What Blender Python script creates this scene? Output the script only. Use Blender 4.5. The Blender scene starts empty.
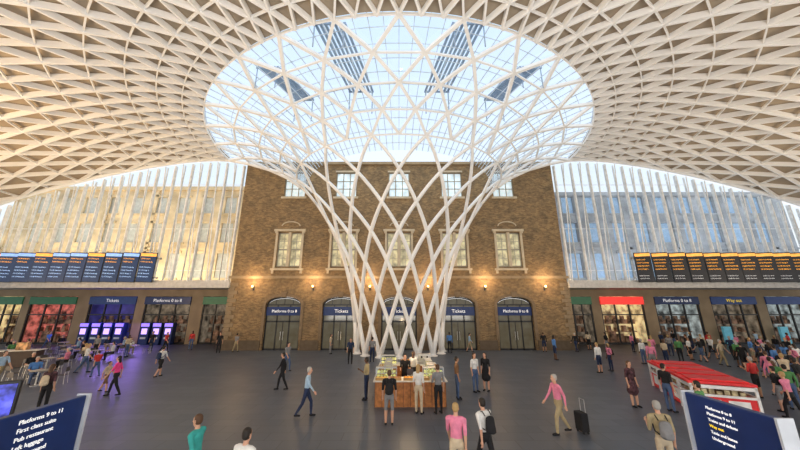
import bpy, math, random
import numpy as np
from mathutils import Vector, Matrix
random.seed(4)
C=bpy.context.scene.collection
F=302.0; TH=math.radians(15.2); CT=math.cos(TH); ST=math.sin(TH); H=4.0
def floor_pt(px,py,z=0.0):
    x=px-399.0; v=225.0-py; dz=z-H
    Y=(v*ST*dz-F*CT*dz)/(-F*ST-v*CT)
    d=Y*CT+dz*ST
    return x*d/F, Y
# ---------------------------------------------------------------- materials
MATS={}
def mat(name,col,rough=0.6,metal=0.0,emit=0.0,ecol=None,nscale=3.0,namt=0.12,spec=None):
    if name in MATS: return MATS[name]
    m=bpy.data.materials.new(name); m.use_nodes=True; nt=m.node_tree; b=nt.nodes['Principled BSDF']
    tc=nt.nodes.new('ShaderNodeTexCoord'); n=nt.nodes.new('ShaderNodeTexNoise'); n.inputs['Scale'].default_value=nscale
    nt.links.new(tc.outputs['Object'],n.inputs['Vector'])
    r=nt.nodes.new('ShaderNodeValToRGB')
    r.color_ramp.elements[0].position=.3; r.color_ramp.elements[1].position=.7
    r.color_ramp.elements[0].color=tuple(c*(1-namt) for c in col[:3])+(1,)
    r.color_ramp.elements[1].color=tuple(min(1,c*(1+namt)) for c in col[:3])+(1,)
    nt.links.new(n.outputs['Fac'],r.inputs['Fac']); nt.links.new(r.outputs['Color'],b.inputs['Base Color'])
    b.inputs['Roughness'].default_value=rough; b.inputs['Metallic'].default_value=metal
    if spec is not None: b.inputs['Specular IOR Level'].default_value=spec
    if emit>0:
        b.inputs['Emission Strength'].default_value=emit
        if ecol: b.inputs['Emission Color'].default_value=tuple(ecol)+(1,)
        else: nt.links.new(r.outputs['Color'],b.inputs['Emission Color'])
    MATS[name]=m; return m
def glassmat(name,tint=(.9,.95,1),refl=.12):
    m=bpy.data.materials.new(name); m.use_nodes=True; nt=m.node_tree; nt.nodes.clear()
    o=nt.nodes.new('ShaderNodeOutputMaterial'); mx=nt.nodes.new('ShaderNodeMixShader')
    t=nt.nodes.new('ShaderNodeBsdfTransparent'); g=nt.nodes.new('ShaderNodeBsdfGlossy')
    t.inputs['Color'].default_value=tint+(1,); g.inputs['Roughness'].default_value=.05
    mx.inputs[0].default_value=refl
    nt.links.new(t.outputs[0],mx.inputs[1]); nt.links.new(g.outputs[0],mx.inputs[2]); nt.links.new(mx.outputs[0],o.inputs[0])
    return m
def brickmat(name,c1,c2,mortar,var=.35):
    m=bpy.data.materials.new(name); m.use_nodes=True; nt=m.node_tree; b=nt.nodes['Principled BSDF']
    tc=nt.nodes.new('ShaderNodeTexCoord'); sp=nt.nodes.new('ShaderNodeSeparateXYZ'); cb=nt.nodes.new('ShaderNodeCombineXYZ')
    nt.links.new(tc.outputs['Object'],sp.inputs[0]); 
    ad=nt.nodes.new('ShaderNodeMath'); ad.operation='ADD'
    nt.links.new(sp.outputs[0],ad.inputs[0]); nt.links.new(sp.outputs[1],ad.inputs[1])
    nt.links.new(ad.outputs[0],cb.inputs[0]); nt.links.new(sp.outputs[2],cb.inputs[1])
    br=nt.nodes.new('ShaderNodeTexBrick'); br.inputs['Scale'].default_value=1
    br.inputs['Brick Width'].default_value=.3; br.inputs['Row Height'].default_value=.1; br.inputs['Mortar Size'].default_value=.01
    br.inputs['Color1'].default_value=c1+(1,); br.inputs['Color2'].default_value=c2+(1,); br.inputs['Mortar'].default_value=mortar+(1,)
    nt.links.new(cb.outputs[0],br.inputs['Vector'])
    n=nt.nodes.new('ShaderNodeTexNoise'); n.inputs['Scale'].default_value=1.3; n.inputs['Detail'].default_value=9; n.inputs['Roughness'].default_value=.75; nt.links.new(tc.outputs['Object'],n.inputs['Vector'])
    r=nt.nodes.new('ShaderNodeValToRGB'); r.color_ramp.elements[0].position=.35; r.color_ramp.elements[1].position=.65
    r.color_ramp.elements[0].color=(1-var,1-var,1-var,1); r.color_ramp.elements[1].color=(1.25,1.16,1,1)
    nt.links.new(n.outputs['Fac'],r.inputs[0])
    mx=nt.nodes.new('ShaderNodeMix'); mx.data_type='RGBA'; mx.blend_type='MULTIPLY'; mx.inputs[0].default_value=1
    nt.links.new(br.outputs['Color'],mx.inputs[6]); nt.links.new(r.outputs['Color'],mx.inputs[7]); nt.links.new(mx.outputs[2],b.inputs['Base Color'])
    b.inputs['Roughness'].default_value=.9
    return m
M_brick=brickmat('stock_brick',(.36,.255,.14),(.20,.13,.072),(.32,.26,.18),.36)
M_stone=mat('stone_trim',(.60,.51,.37),.8,nscale=2)
M_band=mat('stone_band',(.38,.29,.18),.8,nscale=2)
M_white=mat('white_steel',(.95,.94,.92),.45,nscale=.5,namt=.02)
M_panel=mat('roof_panel',(.43,.35,.26),.75,nscale=.4,namt=.1)
M_navy=mat('navy_sign',(.012,.035,.15),.35)
M_black=mat('black_frame',(.02,.02,.022),.4)
M_dkgrey=mat('dark_grey',(.06,.06,.07),.5)
M_grey=mat('mid_grey',(.3,.3,.31),.5)
M_steel=mat('brushed_steel',(.6,.6,.6),.3,metal=.9)
M_text=mat('white_lettering',(.9,.9,.9),.5,emit=.5)
M_ytext=mat('yellow_lettering',(.9,.65,.05),.5,emit=.6)
M_orange=mat('orange_display',(1,.42,.05),.5,emit=1.3)
M_blue_t=mat('pale_blue_display',(.45,.65,1),.5,emit=.9)
M_glass=glassmat('clear_glass',(.90,.94,.97),.05)
M_sky=glassmat('roof_glass',(.95,.98,1),.04)
M_doorglass=mat('door_glass',(.03,.04,.04),.08,emit=.10,ecol=(.9,.7,.4),nscale=1.2,namt=.6)  # warm emission put into the pane stands in for a lit interior
M_wood=mat('orange_wood',(.50,.20,.06),.5,nscale=6,namt=.3)
M_red=mat('red_lid',(.80,.035,.04),.35)
M_lamp=mat('lamp_glow',(1,.75,.4),.5,emit=5,ecol=(1,.66,.32))
# ---------------------------------------------------------------- mesh builder
class MB:
    def __init__(s): s.v=[]; s.f=[]; s.mi=[]
    def add(s,vs,fs,mi=0):
        o=len(s.v); s.v+= [tuple(p) for p in vs]; s.f+=[tuple(i+o for i in f) for f in fs]; s.mi+=[mi]*len(fs); return s
    def box(s,x0,x1,y0,y1,z0,z1,mi=0):
        vs=[(x,y,z) for x in (x0,x1) for y in (y0,y1) for z in (z0,z1)]
        return s.add(vs,[(0,1,3,2),(4,6,7,5),(0,4,5,1),(2,3,7,6),(0,2,6,4),(1,5,7,3)],mi)
    def obox(s,p0,p1,up,w,d,mi=0):
        p0=Vector(p0);p1=Vector(p1); t=(p1-p0).normalized(); up=Vector(up); sd=t.cross(up)
        if sd.length<1e-4: sd=t.cross(Vector((1,0,0)))
        sd.normalize(); u=sd.cross(t).normalized()
        vs=[]
        for p in (p0,p1):
            for a,b in ((-1,-1),(1,-1),(1,1),(-1,1)): vs.append(p+sd*a*w/2+u*b*d/2)
        return s.add(vs,[(0,1,2,3),(7,6,5,4),(0,4,5,1),(1,5,6,2),(2,6,7,3),(3,7,4,0)],mi)
    def tube(s,pts,rad,n=8,mi=0,cap=True):
        pts=[Vector(p) for p in pts]; m=len(pts)
        if not hasattr(rad,'__len__'): rad=[rad]*m
        vs=[];fs=[];ref=None
        for i,p in enumerate(pts):
            t=(pts[min(i+1,m-1)]-pts[max(i-1,0)]).normalized()
            if ref is None:
                ref=Vector((0,0,1)) if abs(t.z)<.9 else Vector((1,0,0))
            u=(ref-t*ref.dot(t)).normalized(); ref=u; w=t.cross(u)
            for k in range(n):
                a=2*math.pi*k/n; vs.append(p+(u*math.cos(a)+w*math.sin(a))*rad[i])
        for i in range(m-1):
            for k in range(n):
                fs.append((i*n+k,i*n+(k+1)%n,(i+1)*n+(k+1)%n,(i+1)*n+k))
        if cap: fs.append(tuple(range(n))[::-1]); fs.append(tuple((m-1)*n+k for k in range(n)))
        return s.add(vs,fs,mi)
    def cyl(s,x,y,z0,z1,r,n=12,mi=0,r2=None):
        return s.tube([(x,y,z0),(x,y,z1)],[r,r if r2 is None else r2],n,mi)
    def lathe(s,x,y,prof,n=14,mi=0):
        vs=[];fs=[]
        for r,z in prof:
            for k in range(n):
                a=2*math.pi*k/n; vs.append((x+r*math.cos(a),y+r*math.sin(a),z))
        for i in range(len(prof)-1):
            for k in range(n): fs.append((i*n+k,i*n+(k+1)%n,(i+1)*n+(k+1)%n,(i+1)*n+k))
        fs.append(tuple(range(n))[::-1]); fs.append(tuple((len(prof)-1)*n+k for k in range(n)))
        return s.add(vs,fs,mi)
    def prism(s,poly,y0,y1,mi=0):  # poly in xz
        n=len(poly); vs=[(x,y0,z) for x,z in poly]+[(x,y1,z) for x,z in poly]
        fs=[tuple(range(n)),tuple(range(2*n-1,n-1,-1))]+[(i,i+n,(i+1)%n+n,(i+1)%n) for i in range(n)]
        return s.add(vs,fs,mi)
    def mesh(s,name):
        me=bpy.data.meshes.new(name); me.from_pydata(s.v,[],s.f); me.update()
        import bmesh
        bm=bmesh.new(); bm.from_mesh(me); bmesh.ops.recalc_face_normals(bm,faces=bm.faces); bm.to_mesh(me); bm.free()
        if any(s.mi): me.polygons.foreach_set('material_index',s.mi)
        return me
def obj(name,mb,mats,parent=None,loc=(0,0,0),rot=0,smooth=False,bevel=0,**props):
    me=mb.mesh(name) if isinstance(mb,MB) else mb
    if not isinstance(mats,(list,tuple)): mats=[mats]
    if not me.materials:
        for m in mats: me.materials.append(m)
    o=bpy.data.objects.new(name,me); C.objects.link(o); o.location=loc; o.rotation_euler[2]=rot
    if parent: o.parent=parent
    if smooth:
        me.polygons.foreach_set('use_smooth',[True]*len(me.polygons))
    if bevel:
        b=o.modifiers.new('b','BEVEL'); b.width=bevel; b.segments=2; b.limit_method='ANGLE'
    for k,v in props.items(): o[k]=v
    return o
def thing(name,label,cat,loc=(0,0,0),rot=0,group=None):
    e=bpy.data.objects.new(name,None); e.empty_display_size=.2; C.objects.link(e); e.location=loc; e.rotation_euler[2]=rot
    e['label']=label; e['category']=cat
    if group: e['group']=group
    return e
TXT={}
def text(body,size,loc,rotz,m,parent,align='CENTER',name='lettering',ext=.004,spacing=1.0):
    key=(body,size,align,spacing,m.name)
    if key not in TXT:
        cu=bpy.data.curves.new(name,'FONT'); cu.body=body; cu.size=size; cu.align_x=align; cu.align_y='CENTER'; cu.extrude=ext; cu.space_line=spacing; cu.resolution_u=3
        t=bpy.data.objects.new(name,cu); C.objects.link(t)
        dg=bpy.context.evaluated_depsgraph_get(); me=bpy.data.meshes.new_from_object(t.evaluated_get(dg)); bpy.data.objects.remove(t)
        me.materials.clear(); me.materials.append(m); TXT[key]=me
    o=bpy.data.objects.new(name,TXT[key]); C.objects.link(o); o.parent=parent; o.location=loc; o.rotation_euler=(math.pi/2,0,rotz)
    return o
def copy_thing(o,loc,rot=0,scale=1,label=None):
    c=o.copy(); C.objects.link(c); c.location=loc; c.rotation_euler[2]=rot; c.scale=(scale,)*3
    if label: c['label']=label
    def rec(src,dst):
        for ch in src.children:
            d=ch.copy(); C.objects.link(d); d.parent=dst; rec(ch,d)
    rec(o,c); return c
# ---------------------------------------------------------------- floor
YW=31.0; YS=36.0
def floormat():
    m=bpy.data.materials.new('floor_slabs'); m.use_nodes=True; nt=m.node_tree; b=nt.nodes['Principled BSDF']
    tc=nt.nodes.new('ShaderNodeTexCoord'); br=nt.nodes.new('ShaderNodeTexBrick'); br.inputs['Scale'].default_value=1
    br.inputs['Brick Width'].default_value=1.2; br.inputs['Row Height'].default_value=.6; br.inputs['Mortar Size'].default_value=.01
    br.inputs['Color1'].default_value=(.102,.118,.148,1); br.inputs['Color2'].default_value=(.125,.143,.174,1); br.inputs['Mortar'].default_value=(.07,.08,.10,1)
    nt.links.new(tc.outputs['Object'],br.inputs['Vector'])
    n=nt.nodes.new('ShaderNodeTexNoise'); n.inputs['Scale'].default_value=.5; n.inputs['Detail'].default_value=3; nt.links.new(tc.outputs['Object'],n.inputs['Vector'])
    r=nt.nodes.new('ShaderNodeMapRange'); r.inputs[3].default_value=.36; r.inputs[4].default_value=.44; nt.links.new(n.outputs['Fac'],r.inputs[0]); nt.links.new(r.outputs[0],b.inputs['Roughness'])
    b.inputs['Specular IOR Level'].default_value=.4
    nt.links.new(br.outputs['Color'],b.inputs['Base Color']); return m
obj('floor',MB().box(-52,52,-35,YS+4,-.3,0),floormat(),kind='structure')
# ---------------------------------------------------------------- brick facade
BX=[-11.45,-5.8,0,5.8,11.45]
ops=[]
for x in BX:
    ops.append((x-1.75,x+1.75,0,5.0)); ops.append((x-1.25,x+1.25,8.0,11.6)); ops.append((x-1.15,x+1.15,15.6,18.5))
def wall_with_holes(mb,x0,x1,z0,z1,ops,y0,y1):
    xs=sorted({x0,x1,*[o[0] for o in ops],*[o[1] for o in ops]}); zs=sorted({z0,z1,*[o[2] for o in ops],*[o[3] for o in ops]})
    for i in range(len(xs)-1):
        run=None
        for k in range(len(zs)-1):
            cx=(xs[i]+xs[i+1])/2; cz=(zs[k]+zs[k+1])/2
            hole=any(o[0]<cx<o[1] and o[2]<cz<o[3] for o in ops)
            if not hole:
                if run is None: run=zs[k]
            if hole or k==len(zs)-2:
                end=zs[k] if hole else zs[k+1]
                if run is not None: mb.box(xs[i],xs[i+1],y0,y1,run,end)
                run=None
mb=MB(); wall_with_holes(mb,-17,17,0,19.7,ops,YW,YW+.6)
def arch_fill(mb,x0,x1,zs,zt,y0,y1,mi=0):
    n=10
    for i in range(n):
        def zz(x):
            u=(x-(x0+x1)/2)/((x1-x0)/2); return zs+(zt-zs)*math.sqrt(max(0,1-u*u))
        a=x0+(x1-x0)*i/n; b=x0+(x1-x0)*(i+1)/n
        mb.prism([(a,zz(a)),(b,zz(b)),(b,zt),(a,zt)],y0,y1,mi)
for x in BX: arch_fill(mb,x-1.75,x+1.75,4.3,5.0,YW,YW+.6)
obj('wall_back',mb,M_brick,kind='structure')
mb=MB()
for s in (-1,1):
    mb.box(min(s*16.4,s*17),max(s*16.4,s*17),YW+.6,YS+.6,0,19.7)
obj('wall_return',mb,M_brick,kind='structure')
mb=MB()
mb.box(-17.15,17.15,YW-.18,YW,6.8,7.05); mb.box(-17.2,17.2,YW-.25,YW,19.4,19.7)
obj('trim_1',mb,M_band,kind='structure')
mb=MB()
edges=[-17.1]+sum([[x-1.95,x+1.95] for x in BX],[])+[17.1]
for i in range(0,len(edges),2): mb.box(edges[i],edges[i+1],YW-.12,YW,0,.9)
obj('baseboard_back',mb,mat('plinth_stone',(.16,.12,.08),.8),kind='structure')
mb=MB()
for s in (-1,1):
    for k in range(14):
        w=.9 if k%2 else .6; z=.95+k*.39
        mb.box(min(s*17.1,s*(17.1-w)),max(s*17.1,s*(17.1-w)),YW-.08,YW,z,z+.34)
obj('trim_2',mb,mat('warm_stone',(.32,.24,.15),.8),kind='structure')
def arch_ring(mb,cx,hw,zs,rise,t,y0,y1,n=12):
    for i in range(n):
        a=math.pi*i/n; b=math.pi*(i+1)/n
        P=lambda an,k:(cx-math.cos(an)*(hw+k),zs+math.sin(an)*(rise+k))
        mb.prism([P(a,0),P(b,0),P(b,t),P(a,t)],y0,y1)
M_pane_mid=mat('pane_glow_yellow',(.58,.54,.36),.1,emit=.42,nscale=1.5,namt=.45)  # pane emits: lit room and warm reflection put into its colour
M_pane_top=mat('pane_glow_sky',(.62,.72,.76),.08,emit=.55,nscale=1.2,namt=.3)  # pane emits: bright bluish reflection put into its colour
n_w=3;n_d=1
for i,x in enumerate(BX):
    d=bpy.data.objects.new('door_%d'%n_d,None); C.objects.link(d); d.location=(x,YW+.3,0); d['kind']='structure'; n_d+=1
    m=MB()
    for a in (-1.68,-.62,.62,1.68): m.box(a-.06,a+.06,-.06,.06,0,4.25)
    m.box(-1.7,1.7,-.06,.06,2.55,2.7); m.box(-1.7,1.7,-.06,.06,.0,.15)
    m.box(-.03,.03,-.05,.05,.15,2.55)
    arch_ring(m,0,1.6,4.25,.6,.12,-.06,.06); m.box(-1.7,1.7,-.07,.07,4.15,4.27)
    for a in (-.85,0,.85): m.box(a-.03,a+.03,-.04,.04,4.25,4.8-.1*abs(a))
    obj('door_frame',m,M_black,d)
    m=MB().box(-1.66,1.66,-.01,.01,.05,4.2); 
    m.prism([(-1.6*math.cos(math.pi*k/12),4.2+.62*math.sin(math.pi*k/12)) for k in range(13)],-.01,.01)
    obj('door_pane',m,M_doorglass,d)
    m=MB().box(-1.7,1.7,-.2,-.08,3.2,4.02); obj('sign_band',m,M_navy,d,bevel=.01)
    for a in (-.12,.12): obj('handle',MB().cyl(a,-.1,.9,1.7,.02,8),M_steel,d)
    text({0:'Platforms 0 to 8',4:'Platforms 0 to 8'}.get(i,'Tickets'),.38 if i in(0,4) else .46,(0.1,-.21,3.6),0,M_text,d)
    m=MB(); arch_ring(m,x,1.75,4.3,.7,.28,YW-.1,YW)
    for s in (-1,1): m.box(min(x+s*1.75,x+s*2.03),max(x+s*1.75,x+s*2.03),YW-.1,YW,.9,4.3)
    m.prism([(x-.2,4.95),(x+.2,4.95),(x+.3,5.5),(x-.3,5.5)],YW-.2,YW)
    obj('trim_%d'%(10+i),m,mat('dark_stone',(.25,.18,.11),.8),kind='structure')
    w=bpy.data.objects.new('window_%d'%n_w,None); C.objects.link(w); w.location=(x,YW+.25,0); w['kind']='structure'; n_w+=1
    m=MB()
    for a in (-1.2,-.1,.1,1.2): m.box(a-.06,a+.06,-.05,.05,8,11.6)
    for z in (8.06,9.8,11.54): m.box(-1.25,1.25,-.05,.05,z-.06,z+.06)
    for a in (-.65,.65):
        m.box(a-.02,a+.02,-.03,.03,8,11.6)
    for z in (8.9,10.7): m.box(-1.2,1.2,-.03,.03,z-.02,z+.02)
    obj('window_frame',m,mat('sash_white',(.42,.38,.3),.5),w)
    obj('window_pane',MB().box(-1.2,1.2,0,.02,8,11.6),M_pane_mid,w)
    m=MB()
    for s in (-1,1):
        m.box(min(s*1.25,s*1.46),max(s*1.25,s*1.46),-.4,-.25,7.8,11.7); m.box(min(s*1.3,s*1.56),max(s*1.3,s*1.56),-.46,-.25,11.5,11.7)
    m.box(-.14,.14,-.4,-.1,8,11.6); m.box(-1.65,1.65,-.5,-.25,11.7,11.92); m.box(-1.65,1.65,-.5,-.25,7.62,7.82)
    arch_ring(m,0,.9,12.3,.42,.1,-.34,-.25)
    m.box(-1.55,-1.35,-.45,-.25,7.3,7.62); m.box(1.35,1.55,-.45,-.25,7.3,7.62)
    obj('window_surround',m,M_stone,w)
    w=bpy.data.objects.new('window_%d'%n_w,None); C.objects.link(w); w.location=(x,YW+.25,0); w['kind']='structure'; n_w+=1
    m=MB()
    for a in (-1.1,-.37,.37,1.1): m.box(a-.05,a+.05,-.05,.05,15.6,18.5)
    for z in (15.65,16.6,17.5,18.45): m.box(-1.15,1.15,-.05,.05,z-.04,z+.04)
    obj('window_frame',m,mat('sash_white',(.42,.38,.3),.5),w)
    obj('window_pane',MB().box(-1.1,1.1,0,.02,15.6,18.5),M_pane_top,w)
    m=MB().box(-1.35,1.35,-.42,-.25,15.38,15.6).box(-1.25,1.25,-.3,-.25,18.5,18.7)
    obj('window_surround',m,M_stone,w)
lx=[-14.6,-8.6,-2.9,2.9,8.6,14.6]
for x in lx:
    t=thing('wall_lamp','small glowing brass wall lamp on the brick facade','wall lamp',(x,YW-.02,5.8),0,'wall lamps on the brick facade')
    obj('bracket',MB().box(-.08,.08,-.06,0,-.2,.2).tube([(0,-.03,0),(0,-.3,.05),(0,-.35,.15)],.02),M_black,t)
    obj('lamp_shade',MB().lathe(0,-.36,[(.04,.1),(.09,.15),(.10,.25),(.04,.3)]),M_lamp,t,smooth=True)
    l=bpy.data.lights.new('lamp_light','POINT'); l.energy=150; l.color=(1,.68,.38); l.shadow_soft_size=.15
    lo=bpy.data.objects.new('lamp_light',l); C.objects.link(lo); lo.parent=t; lo.location=(0,-1.0,.8)
# ---------------------------------------------------------------- roof profile
FUN=[(4.05,0),(4.2,2.6),(4.6,5.2),(5.25,7.8),(6.15,10.2),(7.25,12.3),(8.7,14.5),(10.4,16.5)]
K7=7
tab_r=np.array([8.7,10.4,12.2,14.0,15.8,17.5,20,24.5,30,35,39,43,49.]); tab_z=np.array([14.5,16.5,17.9,18.8,19.4,19.75,19.75,19.1,17.8,16.2,14.7,12.8,9.6])
def hermite(xq,X,Y,m=None):
    if m is None: m=np.gradient(Y,X)
    i=int(np.clip(np.searchsorted(X,xq)-1,0,len(X)-2)); h=X[i+1]-X[i]; t=(xq-X[i])/h
    return float((2*t**3-3*t**2+1)*Y[i]+(t**3-2*t**2+t)*h*m[i]+(-2*t**3+3*t**2)*Y[i+1]+(t**3-t**2)*h*m[i+1])
ROWS=list(FUN); r=10.4
for k in range(4):
    r*=(17.3/10.4)**.25; ROWS.append((r,hermite(r,tab_r,tab_z)))
KG=K7+4; ND=48; GF=1.08
while r<46:
    r*=GF; ROWS.append((r,hermite(r,tab_r,tab_z)))
RR=np.array([a for a,b in ROWS]); ZZ=np.array([b for a,b in ROWS]); TT=np.arange(len(ROWS),dtype=float); NT=len(ROWS)-1
GR=np.gradient(RR,TT); GZ=np.gradient(ZZ,TT)
YC=30.4
def ax(r):
    u=min(1,max(0,(r-8)/9)); return 1+.085*u*u*(3-2*u)
def P(t,phi):
    t=min(max(t,0),NT); r=hermite(t,TT,RR,GR); z=hermite(t,TT,ZZ,GZ)
    return Vector((-r*ax(r)*math.cos(phi),YC-r*math.sin(phi),z))
def Nin(t,phi):
    ph=min(max(phi,.01),math.pi-.01); e=.05
    a=P(min(t+e,NT),ph)-P(max(t-e,0),ph); b=P(t,ph+.01)-P(t,ph-.01)
    n=a.cross(b).normalized()
    out=Vector((-math.cos(ph),-math.sin(ph),-1.0 if t>K7-1 else -.2))
    return n if n.dot(out)>0 else -n
def rz_from_x(x):
    lo,hi=0,NT
    for _ in range(30):
        mid=(lo+hi)/2
        if -P(mid,0).x<x: lo=mid
        else: hi=mid
    return P(lo,0).z
def roofz_at(x): return rz_from_x(abs(x))
lattice=thing('roof_lattice','white steel diagrid funnel column spreading into domed concourse roof','roof lattice',(0,YC,0))
def child(name,mb,m,**k):
    mb.v=[(a,b-YC,c) for a,b,c in mb.v]
    return obj(name,mb,m,lattice,**k)
D8=math.pi/8
for sgn in (1,-1):
    for j in range(-4,13):
        ts=[t/4 for t in range(0,4*K7+1) if -1e-6<=(j+sgn*(t/4)/2)*D8<=math.pi+1e-6]
        if len(ts)<4: continue
        pts=[P(t,(j+sgn*t/2)*D8) for t in ts]
        child('funnel_rib',MB().tube(pts,[.17+.03*(t<.7)-.045*max(0,t-4)/3 for t in ts],8),M_white,smooth=True)
for ph in (0,math.pi):
    child('funnel_rib',MB().tube([P(t/2,ph) for t in range(0,2*K7+1)],.15,8),M_white,smooth=True)
for j in range(9):
    p=P(0,j*D8); child('base_plate',MB().lathe(p.x,p.y,[(.42,0),(.42,.06),(.28,.12),(.24,.4)],12),M_white)
def lattice_rows(mb,k0,k1,N,w,d,ringw,off=0,rd=None,rlast=True,wf=None):
    D=math.pi/N
    for k in range(k0,k1+1):
        o=off*.5
        phis=[(j+o)*D for j in range(N+1) if (j+o)*D<=math.pi+1e-6]
        full=([0.0] if off else [])+phis+([math.pi] if off else [])
        if ringw and (k<k1 or rlast):
            for a,b in zip(full[:-1],full[1:]):
                mb.obox(P(k,a),P(k,b),Nin(k,(a+b)/2),ringw,rd or d*.7)
        if k<k1:
            for ph in phis:
                for s in (-1,1):
                    q=ph+s*D/2
                    if -1e-6<=q<=math.pi+1e-6:
                        mb.obox(P(k,ph),P(k+1,q),Nin(k+.5,(ph+q)/2),w,d)
        off=1-off
m=MB(); lattice_rows(m,K7,KG,16,.2,.24,.11,off=0,rlast=False); child('glazed_zone_members',m,M_white)
m=MB(); lattice_rows(m,KG,NT,ND,.12,.40,.08,rd=.2); child('dome_members',m,M_white,kind='stuff')
for ph in (0,math.pi):
    m=MB()
    m.tube([P(k,ph) for k in range(K7,NT+1)],.22,8)
    child('edge_beam',m,M_white)
def skin(t0,t1,nt,nph,off):
    mb=MB(); vs=[];fs=[]
    for i in range(nt+1):
        t=t0+(t1-t0)*i/nt
        for k in range(nph+1):
            ph=math.pi*k/nph; vs.append(P(t,ph)-Nin(t,ph)*off)
    for i in range(nt):
        for k in range(nph):
            a=i*(nph+1)+k; fs.append((a,a+1,a+nph+2,a+nph+1))
    mb.add(vs,fs); return mb
obj('ceiling',skin(KG,NT,2*(NT-KG),96,.24),M_panel,kind='structure')
obj('window_1',skin(K7-.5,KG,14,64,.3),M_sky,kind='structure')
m=MB()
for k in range(65):
    ph=math.pi*k/64
    for i in range(9):
        t=K7-.5+.5*i; m.obox(P(t,ph)-Nin(t,ph)*.35,P(t+.5,ph)-Nin(t+.5,ph)*.35,Nin(t,ph),.035,.06)
for i in range(11):
    t=K7-.3+.43*i
    for k in range(64):
        m.obox(P(t,math.pi*k/64)-Nin(t,math.pi*k/64)*.35,P(t,math.pi*(k+1)/64)-Nin(t,math.pi*(k+1)/64)*.35,Nin(t,math.pi*(k+.5)/64),.03,.05)
obj('trim_3',m,mat('glazing_bar',(.66,.72,.78),.5),kind='structure')
M_louv=mat('blue_louvre',(.34,.44,.58),.5)
for (xa,xb,ya,yb,sk) in ((-4.4,-2.6,14.5,20.5,-1.2),(2.6,4.4,14.5,20.5,1.2),(-9.2,-7.8,18,21.5,-1.6),(7.8,9.2,18,21.5,1.6)):
    m=MB()
    n=7; 
    s2=-sk
    for i in range(n):
        x=xa+(xb-xa)*i/(n-1); m.obox((x+sk*.6,ya,20.7),(x-sk*.4,yb,20.7),(0,0,1),.15,.1)
    m.obox((xa-.1+sk*.6,ya,20.6),(xb+.1+sk*.6,ya,20.6),(0,0,1),.08,.12); m.obox((xa-.1-sk*.4,yb,20.6),(xb+.1-sk*.4,yb,20.6),(0,0,1),.08,.12)
    for a in(xa,xb):
        m.cyl(a+sk*.6,ya,18.9,20.6,.04,6); m.cyl(a-sk*.4,yb,18.6,20.6,.04,6)
    obj('roof_louvre',m,M_louv,label='blue slatted louvre rack standing above the glazed roof',category='louvre',group='louvres above the skylight')
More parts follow.
